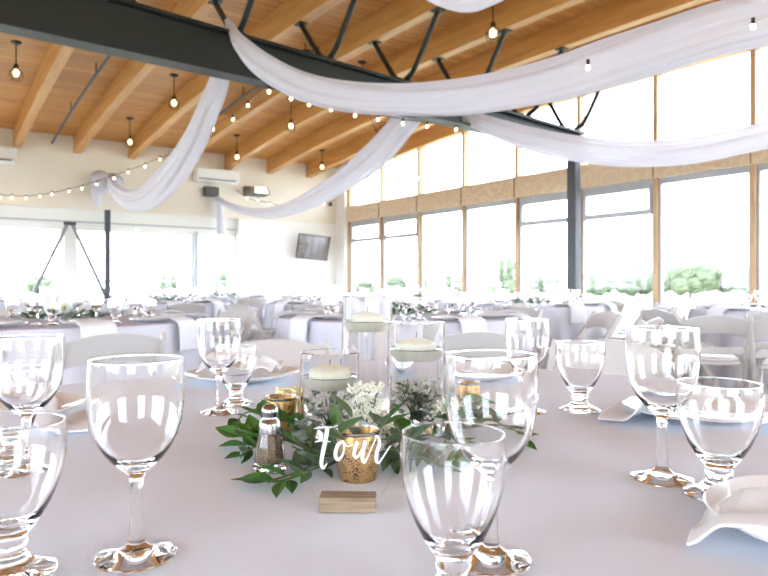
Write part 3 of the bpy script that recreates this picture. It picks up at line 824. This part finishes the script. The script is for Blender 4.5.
# plate right
near_plate(706, 1.14, 'white plate under a draped napkin, beyond the right wine glass')
napkin('white napkin trailing off the plate beyond the right wine glass', [Wd(598,1.12),Wd(690,1.01),Wd(724,1.18),Wd(622,1.27)],
       lambda u,v: (TOP+.006) + (PT-TOP+.004)*sm(.28,.55,u) + .004*math.sin(v*8+u*3) + .006*math.sin(PI*v)*(1-u) + .010*sm(.4,.6,u)*math.sin(v*9+1)**2)
for i, (px, dd, lab) in enumerate(((741,1.15,'steel fork on the right plate beyond the goblet'),)):
    t = thing('dinner_fork', lab, 'fork', W((px-384)/F*dd, dd, PT+.006), VIEW_ROT+1.2)
    MB().box((-.05,-.005,0),(.05,.005,.003)).build('handle', M['chrome'], t, smooth=False, bevel=.001)
    mb = MB(); mb.box((.05,-.011,0),(.075,.011,.0025))
    for q in (-.009,-.003,.003,.009): mb.box((.075,q-.0016,0),(.105,q+.0016,.0025))
    mb.build('tines', M['chrome'], t, smooth=False)
# plate seen through the centre wine glass
near_plate(480, 1.66, 'white plate with napkin and cutlery, behind the centre wine glass')
napkin('white napkin folded on the plate behind the centre wine glass', [Wd(452,1.58),Wd(492,1.56),Wd(498,1.72),Wd(458,1.74)],
       lambda u,v: PT+.004+.014*math.sin(PI*u)*math.sin(PI*v)+.004*math.sin(u*14)**2)
t = thing('table_knife', 'steel knife laid across the plate behind the centre wine glass', 'knife', W((484-384)/F*1.6,1.6,PT+.028), VIEW_ROT+.3)
MB().box((-.1,-.006,0),(-.01,.006,.004)).build('handle', M['chrome'], t, smooth=False, bevel=.001)
MB().box((-.01,-.008,.0005),(.1,.008,.003)).build('blade', M['chrome'], t, smooth=False)
# left plate, mostly hidden
near_plate(2, 1.16, 'white plate behind the goblets, cut by the left edge')
napkin('flat white napkin at left, beside the tall wine glass', [Wd(18,1.00),Wd(88,1.02),Wd(92,1.27),Wd(40,1.27)],
       lambda u,v: TOP+.008 + .022*(1-sm(.1,.5,u)) + .004*math.sin(u*7)*math.sin(v*5) + .004*math.sin(v*9)**2)
# bottom right plate + napkin
near_plate(868, .60, 'white plate cut off by the right edge under a draped napkin')
napkin('white napkin draped over a plate in the bottom-right corner', [Wd(686,.575),Wd(800,.535),Wd(830,.68),Wd(712,.665)],
       lambda u,v: TOP+.012 + .019*sm(.0,.35,u) + .007*math.sin(v*10+u*2)*(.3+.7*u) - .004*(1-sm(0,.2,v)) + .006*sm(.3,.8,u)*math.sin(v*6), 60, 50, .0025)

# vases, water, candles --------------------------------------------------
def vase(px, d, r, h, zw, label, nm):
    c = W((px-384)/F*d, d, TOP+EPS)
    o = mk_vase(h, r, 96).build('cylinder_vase', M['glass']); o.location = c; tag(o, label, 'vase', 'cylinder vases on the front table')
    w = MB().lathe([(0,.0085),(r-.0036,.0085),(r-.0034,zw+.0012),(r-.005,zw),(0,zw)], 96).build('vase_water', M['water']); w.location = c
    tag(w, 'clear water filling the %s' % nm, 'water', 'water in the vases')
    ca = MB().lathe([(0,-.022),(.024,-.022),(.0305,-.015),(.0325,-.003),(.0320,.003),(.0295,.0065),(.018,.011),(.006,.0128),(0,.0130)], 48)
    t = thing('floating_candle', 'ivory floating candle in the %s' % nm, 'candle', c + Vector((.0,0,zw+.004)), 0, 'floating candles on the front table')
    ca.build('wax', M['wax'], t); MB().tube([(0,0,.0128),(.0005,0,.018),(.002,.0005,.0215)], .0007, 5).build('wick', M['black'], t)
    return c
V1 = vase(330, 1.0, .0445, .132, .094, 'shortest clear cylinder vase, behind the pepper shaker and sign', 'shortest front vase')
V2 = vase(416, 1.06, .0460, .173, .130, 'middle-height clear cylinder vase, behind the front goblet', 'middle-height front vase')
V3 = vase(367, 1.22, .0465, .212, .165, 'tallest clear cylinder vase, standing behind the other two', 'tallest front vase')

# gold votives -------------------------------------------------------------
def votive(px, d, h, label, nm):
    c = W((px-384)/F*d, d, TOP+EPS)
    t = thing('votive_holder', label, 'votive holder', c, 0, 'gold votive holders')
    MB().lathe([(0,0),(.0215,0),(.0232,.002),(.0240,.01),(.0262,h-.001),(.0258,h),(.0250,h-.001),(.0226,.008),(0,.006)], 64).build('cup', M['gold'], t)
    MB().lathe([(.0261,h-.0032),(.0266,h-.002),(.0264,h+.0004),(.0256,h+.0008),(.0250,h-.001)], 64, close=True).build('silver_rim', M['chrome'], t)
    t2 = thing('tealight', 'small white tealight inside the %s' % nm, 'candle', c + Vector((0,0,.0065)), 0, 'tealights')
    MB().lathe([(0,0),(.018,0),(.018,.012),(0,.012)], 32).build('wax', M['wax'], t2)
votive(358, .795, .0585, 'speckled gold mercury-glass votive holder behind the sign', 'gold votive behind the sign')
votive(281, 1.02, .060, 'pale gold votive holder behind the pepper shaker', 'gold votive behind the shaker')
votive(464, 1.20, .058, 'gold votive holder right of the vases, seen through a wine glass', 'gold votive right of the vases')

# sign ----------------------------------------------------------------------
SD = .686
t = thing('table_number_sign', 'clear hexagonal acrylic table sign lettered Four in an oak block', 'table sign', W((348-384)/F*SD, SD, TOP+EPS), VIEW_ROT - .03)
SZ = F/SD                                        # px per metre
MB().box((-.029,-.0115,0),(.029,.0115,.0155)).build('wood_block', M['block'], t, smooth=False, bevel=.0008)
ztop = lambda py: CZ-(py-HZ)/SZ-(TOP+EPS)
cx, cz_, R6 = .0, ztop(446.5), 61/SZ
hx = [(cx+R6*math.cos(k*PI/3), cz_+R6*math.sin(k*PI/3)) for k in range(6)]
v = [(x,-.0012,z) for x,z in hx] + [(x,.0012,z) for x,z in hx]
f = [tuple(range(6)), tuple(reversed(range(6,12)))] + [(k,k+6,(k+1)%6+6,(k+1)%6) for k in range(6)]
ac_ = MB().add(v, f).build('acrylic_panel', M['acrylic'], t, smooth=False)
lt = MB()
def stroke(pts, ws):
    S = spline([(*p, w) for p, w in zip(pts, ws)], 8); n = len(S); vv = []; ff = []
    for i in range(n):
        a = S[max(0,i-1)]; b_ = S[min(n-1,i+1)]
        tx, ty = b_[0]-a[0], b_[1]-a[1]; L = math.hypot(tx,ty) or 1; nx, ny = -ty/L, tx/L
        w = S[i][2]/2
        for sg in (-1,1):
            x = (S[i][0]+nx*w*sg-348)/SZ; z = ztop(S[i][1]+ny*w*sg)
            vv += [(x,-.0022,z),(x,-.00125,z)]
    for i in range(n-1):
        a = i*4; b_ = a+4
        ff += [(a,a+2,b_+2,b_),(a+1,b_+1,b_+3,a+3),(a,b_,b_+1,a+1),(a+2,a+3,b_+3,b_+2)]
    ff += [(0,1,3,2),((n-1)*4,(n-1)*4+2,(n-1)*4+3,(n-1)*4+1)]
    lt.add(vv, ff)
stroke([(327.5,428),(325.5,440),(322.5,455),(321.5,464),(323.5,468),(327,463)], [4.2,4.2,4,3.6,2.2,1.0])
stroke([(314,428.5),(322,427),(333,426.5),(338,425)], [1.0,1.5,1.5,1.0])
stroke([(315,442),(321,440.5),(331,441.5)], [.9,1.4,.9])
stroke([(344,441),(338.5,444),(335.5,453),(337.5,459),(342,456),(344.5,448),(343.5,441.5)], [2.4,3.4,3.6,3.2,2.2,1.6,2.2])
stroke([(344,442),(348,446),(353,444)], [1.2,1.0,1.0])
stroke([(357.5,441),(355,449),(354.5,455),(357.5,456.5),(361.5,450),(364.5,441.5)], [3.6,3.6,3.2,2.4,1.4,1.4])
stroke([(365.5,440),(363.5,449),(362.5,458),(364.5,461.5),(368,456),(372,447),(376,438)], [3.6,3.6,3.4,2.6,1.4,1.2,1.2])
stroke([(376,438),(375.5,435.5),(378.5,436.5),(379.5,443),(377,452),(376.5,460),(379,462.5)], [1.4,1.6,2.4,3.4,3.6,3.2,2]) 
stroke([(379,462.5),(384,455),(389,447),(391,445)], [1.6,1.4,1.3,1.0])
lt.build('lettering', M['white_letter'], t, smooth=False)

# pepper shaker ---------------------------------------------------------------
pq = P(270, 470, TOP+EPS)
t = thing('pepper_shaker', 'faceted glass pepper shaker with a chrome dome cap', 'pepper shaker', pq, .3)
N8 = 10
outer = [(0,.001),(.0205,.0),(.0225,.003),(.0218,.007),(.0200,.009),(.0190,.018),(.0150,.0440),(.0136,.0470)]
innr = [(.0118,.0470),(.0128,.0440),(.0166,.018),(.0174,.0115),(.015,.0095),(0,.009)]
MB().lathe(outer+innr, N8).build('glass_body', M['glass'], t, smooth=False)
MB().lathe([(0,.0098),(.0145,.0100),(.0170,.0123),(.0163,.018),(.0126,.0435),(.0118,.0460),(0,.0462)], N8).build('pepper', M['pepper'], t, smooth=False)
MB().lathe([(.0122,.0472),(.0140,.0472),(.0140,.057),(.0122,.0625),(.0096,.0655),(.0093,.068),(.0104,.071),(.0108,.075),(.0088,.0805),(.005,.0828),(0,.0832)], 40).build('chrome_cap', M['chrome'], t)

# ------------------------------------------------------------------ greenery
rnd = random.Random(11)
def sprig(label, pts, nleaf, L=.038, w=.015, matl='leaf', side=True, group='leafy sprigs on the front table'):
    """pts: (px, py, z above cloth) stem positions"""
    S = spline([tuple(P(x, y, TOP+z)) for x, y, z in pts], 8); S = [Vector(s) for s in S]
    t = thing('leafy_sprig', label, 'greenery', (0,0,0), 0, group)
    MB().tube(S, [.0013]*len(S), 6).build('stem', M['stem'], t)
    mb = MB(); n = len(S)
    for i in range(nleaf):
        k = int((i+.7)/nleaf*(n-1)); p = S[k]; tg = (S[min(k+1,n-1)]-S[max(k-1,0)]).normalized()
        sd = tg.cross(Vector((0,0,1))).normalized()*(1 if i%2 else -1)
        dv = tg*.75 + sd*rnd.uniform(.4,.9) + Vector((0,0,rnd.uniform(.0,.7)))
        if i == nleaf-1: dv = tg + Vector((0,0,.1))
        l_ = L*rnd.uniform(.8,1.15); 
        dv.normalize()
        if p.z + dv.z*l_ < TOP+.004: dv.z = (TOP+.006-p.z)/l_
        leaf(mb, p, dv, l_, w*1.3*rnd.uniform(.85,1.15), rnd, bend=rnd.uniform(-.12,.18) if p.z > TOP+.02 else rnd.uniform(-.1,.02))
    # keep every leaf above the cloth
    mb.v = [(x, y, max(z, TOP+.0018)) for x, y, z in mb.v]
    mb.build('leaves', M[matl], t)
    return t
sprig('dark leafy sprig lying in front of the pepper shaker', [(322,462,.012),(306,468,.01),(292,474,.008),(276,479,.008),(262,481,.008)], 6, .040, .018)
sprig('dark leafy sprig fanning left of the pepper shaker', [(300,440,.02),(276,440,.03),(258,438,.03),(243,436,.022),(232,437,.012)], 11, .040, .016)
sprig('dark leafy sprig rising behind the pepper shaker', [(305,425,.02),(280,420,.035),(262,415,.04),(248,412,.03),(238,420,.02)], 10, .038, .016)
sprig('dark leaves drooping just left of the shaker base', [(268,445,.02),(252,448,.016),(244,455,.008)], 4, .03, .014)
sprig('tall upright leaf spray before the shortest vase', [(338,462,.004),(343,450,.03),(341,436,.06),(333,428,.085)], 6, .045, .015)
sprig('dark leaves between the shaker and the gold votive', [(336,462,.004),(324,452,.012),(312,450,.02),(303,440,.03)], 9, .044, .017)
sprig('dark leaves under the clear sign, low to the cloth', [(352,458,.004),(336,460,.01),(322,464,.008),(312,466,.006)], 6, .038, .017)
sprig('dark leaves curving right of the gold votive', [(372,445,.01),(388,448,.03),(398,452,.03),(402,462,.012)], 9, .042, .018)
sprig('dark leafy sprig at the foot of the middle-height vase', [(392,440,.01),(402,442,.04),(410,436,.055),(418,430,.05)], 9, .042, .018)
sprig('dark leafy sprig seen through the front goblet', [(410,450,.006),(428,456,.014),(444,462,.014),(455,466,.006)], 7, .040, .018)
sprig('dark leaves along the right of the vases', [(440,436,.01),(456,436,.03),(470,434,.04),(484,432,.035)], 9, .044, .020)
sprig('dark leaf spray reaching right beyond the centre wine glass', [(470,424,.01),(492,422,.035),(508,430,.03),(524,440,.006)], 8, .04, .016)
sprig('dark leaves tucked behind the middle-height vase', [(430,424,.01),(445,420,.04),(462,415,.05),(478,412,.045)], 9, .046, .022)
sprig('dark leaves between the shortest and middle-height vases', [(365,432,.004),(372,432,.03),(380,428,.06),(384,424,.075)], 8, .042, .016)
sprig('dusty grey-green sprig beside the shortest vase', [(306,434,.004),(302,430,.03),(300,426,.07),(303,424,.095)], 26, .014, .008, 'eucalyptus')
sprig('dusty grey-green sprig at the left of the sign', [(318,456,.004),(308,446,.02),(300,440,.045),(296,436,.06)], 26, .014, .008, 'eucalyptus')
sprig('dusty grey-green sprig between the votive and vases', [(352,446,.004),(356,440,.02),(360,436,.04),(352,432,.06)], 24, .014, .008, 'eucalyptus')

def leaves_at(label, stem, L):
    t = thing('leafy_sprig', label, 'greenery', (0,0,0), 0, 'leafy sprigs on the front table')
    S = [Vector(q) for q in spline([tuple(P(x,y,TOP+z)) for x,y,z in stem], 8)]
    MB().tube(S, .0012, 6).build('stem', M['stem'], t)
    mb = MB()
    for (bx,by,bz),(tx,ty,tz),w in L:
        a = P(bx,by,TOP+bz); e = P(tx,ty,TOP+tz); d = e-a
        v0 = len(mb.v); leaf(mb, a, d, d.length, w*1.15, rnd, 8, rnd.uniform(-.06,.12))
    mb.v = [(x, y, max(z, TOP+.0018)) for x, y, z in mb.v]
    mb.build('leaves', M['leaf'], t)
leaves_at('three broad leaves lying in front of the pepper shaker', [(322,466,.010),(300,474,.012),(284,480,.012),(268,482,.008)],
  [((270,481,.008),(238,479,.006),.019),((282,481,.012),(277,499,.002),.016),((289,479,.012),(303,474,.02),.017),((290,480,.010),(292,494,.004),.014),((310,470,.010),(300,484,.004),.012)])
leaves_at('broad dark leaves massed left of the pepper shaker', [(300,432,.03),(275,428,.035),(258,434,.025),(246,444,.012)],
  [((249,446,.01),(219,443,.012),.020),((253,440,.02),(233,421,.035),.020),((249,446,.012),(241,464,.003),.017),((262,424,.03),(235,412,.035),.017),((262,420,.035),(278,395,.06),.018),
   ((256,437,.02),(249,414,.045),.020),((268,430,.03),(250,430,.03),.02),((286,432,.03),(268,440,.02),.018),((262,440,.015),(240,436,.02),.018),((280,428,.03),(270,405,.06),.016),((290,430,.03),(300,410,.05),.018)])
leaves_at('tall upright leaves before the shortest vase', [(345,466,.004),(344,440,.035),(342,420,.06)],
  [((352,418,.055),(329,389,.085),.020),((338,428,.05),(334,402,.08),.017),((312,464,.006),(305,422,.045),.016),((344,440,.035),(320,430,.05),.017),((345,450,.02),(368,432,.045),.017)])
leaves_at('broad dark leaves between the sign and the pepper shaker', [(345,462,.006),(325,458,.012),(305,452,.02),(292,446,.025)],
  [((326,458,.012),(300,450,.02),.019),((318,466,.008),(333,477,.003),.017),((306,452,.02),(292,462,.01),.018),((330,456,.012),(314,444,.03),.018),((312,452,.02),(288,440,.03),.019),((340,460,.008),(322,470,.004),.016),((326,452,.02),(330,434,.045),.018)])
leaves_at('broad dark leaves right of the gold votive', [(372,452,.008),(390,452,.02),(405,440,.035)],
  [((385,422,.05),(407,402,.075),.020),((392,446,.02),(383,470,.004),.019),((398,446,.02),(396,474,.003),.019),((402,442,.03),(420,462,.008),.019),((396,436,.035),(412,424,.05),.018),((388,450,.02),(404,458,.01),.017),((406,440,.03),(430,434,.04),.019)])
leaves_at('broad dark leaves seen through the front goblet', [(405,446,.01),(425,452,.015),(440,462,.012)],
  [((430,466,.006),(463,474,.004),.020),((420,448,.015),(432,470,.004),.020),((428,450,.015),(452,448,.02),.019),((415,444,.02),(410,466,.004),.017),((440,456,.012),(446,440,.035),.018)])
leaves_at('broad dark leaves seen through the centre wine glass', [(440,430,.02),(458,418,.035),(478,412,.04),(500,416,.03)],
  [((456,398,.06),(497,403,.05),.024),((460,418,.035),(492,406,.045),.022),((470,414,.04),(482,430,.02),.020),((452,420,.03),(470,398,.06),.02),((480,412,.04),(506,420,.025),.02),((446,426,.025),(462,438,.01),.02),((462,408,.05),(448,392,.07),.02)])
leaves_at('single small leaf right of the centre wine glass', [(505,432,.012),(516,436,.012),(524,441,.01)],
  [((521,440,.01),(537,450,.003),.013),((512,434,.012),(524,430,.015),.012)])
def gyp(label, px, py, n, rx, ry, zlo, zhi, seed, base=None, group='white blossom sprigs', rad=.0024, matl='blossom'):
    r_ = random.Random(seed); c = base if base is not None else P(px, py, TOP+.003)
    t = thing('blossom_sprig', label, 'flowers', (0,0,0), 0, group)
    st = MB(); bl = MB()
    for i in range(n):
        a = r_.random()*6.28; q = math.sqrt(r_.random())
        e = c + Vector((rx*q*math.cos(a), ry*q*math.sin(a), r_.uniform(zlo,zhi)))
        mid = c*.5 + e*.5 + Vector((0,0,.006))
        if i % 3 == 0: st.tube([c + Vector((r_.uniform(-1,1)*rx*.2, r_.uniform(-1,1)*ry*.2, .0)), mid, e], .0005, 4)
        for k in range(3):
            p = e + Vector((r_.gauss(0,.0026), r_.gauss(0,.0026), r_.gauss(0,.0022)))
            bl.ball(p, rad*r_.uniform(.6,1.15), 6, 4)
    st.build('stems', M['stem'], t); bl.build('blossoms', M[matl], t)
    return t
gyp('white baby\'s-breath cluster between the two front vases', 366, 442, 300, .024, .018, .02, .085, 3)
gyp('white baby\'s-breath under water in the middle-height vase', 0, 0, 90, .036, .036, .03, .07, 5, V2+Vector((0,0,.012)))
gyp('white baby\'s-breath under water in the shortest vase', 0, 0, 40, .034, .034, .03, .06, 6, V1+Vector((0,0,.012)))
gyp('cream berry blossoms spilling before the pale gold votive', 287, 428, 90, .022, .012, .025, .062, 8, None, rad=.0038, matl='yellowblossom')
gyp('white blossoms right of the gold votive', 392, 455, 60, .020, .012, .02, .055, 9)
gyp('white blossoms at the foot of the centre wine glass', 450, 440, 60, .03, .02, .02, .06, 10)
def subm(label, c, n, zlo, zhi, R, seed, L=.03):
    r2 = random.Random(seed); t = thing('leafy_sprig', label, 'greenery', (0,0,0), 0, 'sprigs under water')
    mb = MB(); st = MB()
    for i in range(n):
        a = r2.random()*6.28; q = R*math.sqrt(r2.random())*.75
        p = c + Vector((q*math.cos(a), q*math.sin(a), r2.uniform(zlo,zhi)))
        dv = Vector((r2.uniform(-1,1), r2.uniform(-1,1), r2.uniform(-.4,.8)))
        leaf(mb, p, dv, L*r2.uniform(.3,.6), .008, r2)
        if i % 4 == 0: st.tube([c+Vector((0,0,.004)), p], .0006, 4)
    ok = []
    for x, y, z in mb.v:
        dx, dy = x-c.x, y-c.y; rr = math.hypot(dx, dy); k = min(1, (R*.95)/rr) if rr else 1
        ok.append((c.x+dx*k, c.y+dy*k, max(z, c.z+.001)))
    mb.v = ok
    mb.build('leaves', M['eucalyptus'], t); st.build('stem', M['stem'], t)
subm('grey-green foliage under water in the middle-height vase', V2+Vector((0,0,.010)), 80, .004, .06, .041, 21)
subm('grey-green foliage under water in the shortest vase', V1+Vector((0,0,.010)), 60, .004, .06, .040, 22)

# ------------------------------------------------------------------ outdoors
def tree(px, d, ptop, wpx, seed, label):
    r_ = random.Random(seed)
    zt = CZ - (ptop-HZ)/F*d; R = wpx*.5/F*d; base = W((px-384)/F*d, d, -.45)
    t = thing('tree', label, 'tree', base, 0, 'trees beyond the meadow')
    H = zt+.45
    MB().tube([(0,0,0),(.03*H,0,H*.3),(0,0,H*.6)], [.035*H,.028*H,.015*H], 8).build('trunk', M['trunk'], t)
    mb = MB()
    for i in range(9):
        a = r_.random()*6.28; q = math.sqrt(r_.random())
        z = H*r_.uniform(.28,.78); rr = R*r_.uniform(.32,.5)
        mb.ball((R*.62*q*math.cos(a), R*.62*q*math.sin(a), z), rr, 12, 8, min(.95, H*.24/rr))
    mb.v = [(x+r_.gauss(0,.03*R), y+r_.gauss(0,.03*R), max(.1,z+r_.gauss(0,.02*H))) for x,y,z in mb.v]
    for i in range(700):
        a = r_.random()*6.28; el = r_.uniform(-.5,1.4); s = .07*R*r_.uniform(.6,1.3)
        p = Vector((R*math.cos(a)*math.cos(el)*r_.uniform(.75,1.02), R*math.sin(a)*math.cos(el)*r_.uniform(.75,1.02), H*.52+H*.47*math.sin(el)*r_.uniform(.8,1.03)))
        u = Vector((r_.gauss(0,1),r_.gauss(0,1),r_.gauss(0,1))).normalized(); v_ = u.orthogonal().normalized()
        mb.add([p-u*s, p+v_*s*.5, p+u*s, p-v_*s*.5], [(0,1,2,3)])
    mb.build('crown', M['crown'], t, smooth=False)
trees = [(502,58,254,38,'bushy tree framed in the window left of the steel column'),(545,80,268,44,'low tree behind the steel column'),(452,62,272,36,'low tree in the second clear window pane'),(430,84,276,34,'small bush in the narrow pane beside the far corner windows'),(396,72,276,38,'low bush in the corner window'),(362,84,279,34,'smallest bush in the farthest window'),
         (592,66,274,30,'short tree just right of the steel column'),(610,92,268,40,'rounded tree left of the bare mullion at right'),(634,68,266,44,'green tree touching the bare mullion at right'),(662,94,270,46,'low tree right of the bare mullion'),(690,66,260,46,'tallest rounded tree in the big right pane'),(718,90,265,46,'broad tree in the right pane beside the tallest one'),(744,68,267,42,'low tree at the right-edge mullion'),(776,88,263,44,'tree cut off by the right edge')]
for i, (px, d, pt, w, lab) in enumerate(trees): tree(px, d, pt, w, 40+i, lab)
for i, (px, d, pt, w, lab) in enumerate(((165,62,270,34,'pale tree in the back window right of the steel post'),(222,64,270,26,'pale tree in the last back window'),(40,66,276,30,'pale bush between the brace legs'))): tree(px, d, pt, w, 70+i, lab)

# ------------------------------------------------------------------ light and camera
wd = bpy.data.worlds.new('sky'); SC.world = wd; wd.use_nodes = True
n, l = wd.node_tree.nodes, wd.node_tree.links
bg = n['Background']; bg.inputs['Color'].default_value = (.82,.92,1.08,1); bg.inputs['Strength'].default_value = 3.6
sun = bpy.data.lights.new('sun', 'SUN'); sun.energy = 2.0; sun.angle = math.radians(20); sun.color = (1,.96,.9)
so = bpy.data.objects.new('sun', sun); COL.objects.link(so); so.rotation_euler = (math.radians(35), 0, math.radians(-60))
cam = bpy.data.cameras.new('camera'); co = bpy.data.objects.new('camera', cam); COL.objects.link(co)
cam.sensor_width = 36; cam.lens = F/768*36; cam.shift_y = -(288-HZ)/768; cam.clip_start = .02; cam.clip_end = 600
co.location = (0,0,CZ); co.rotation_euler = (PI/2, 0, -TH)
cam.dof.use_dof = True; cam.dof.focus_distance = .85; cam.dof.aperture_fstop = 11
SC.camera = co
SC.view_settings.view_transform = 'Standard'; SC.view_settings.look = 'None'; SC.view_settings.gamma = 1; SC.view_settings.exposure = 1.9
SC.view_settings.use_curve_mapping = False
SC.cycles.max_bounces = 20; SC.cycles.transmission_bounces = 18; SC.cycles.transparent_max_bounces = 48; SC.cycles.diffuse_bounces = 5; SC.cycles.glossy_bounces = 6
SC.cycles.caustics_refractive = True; SC.cycles.caustics_reflective = True
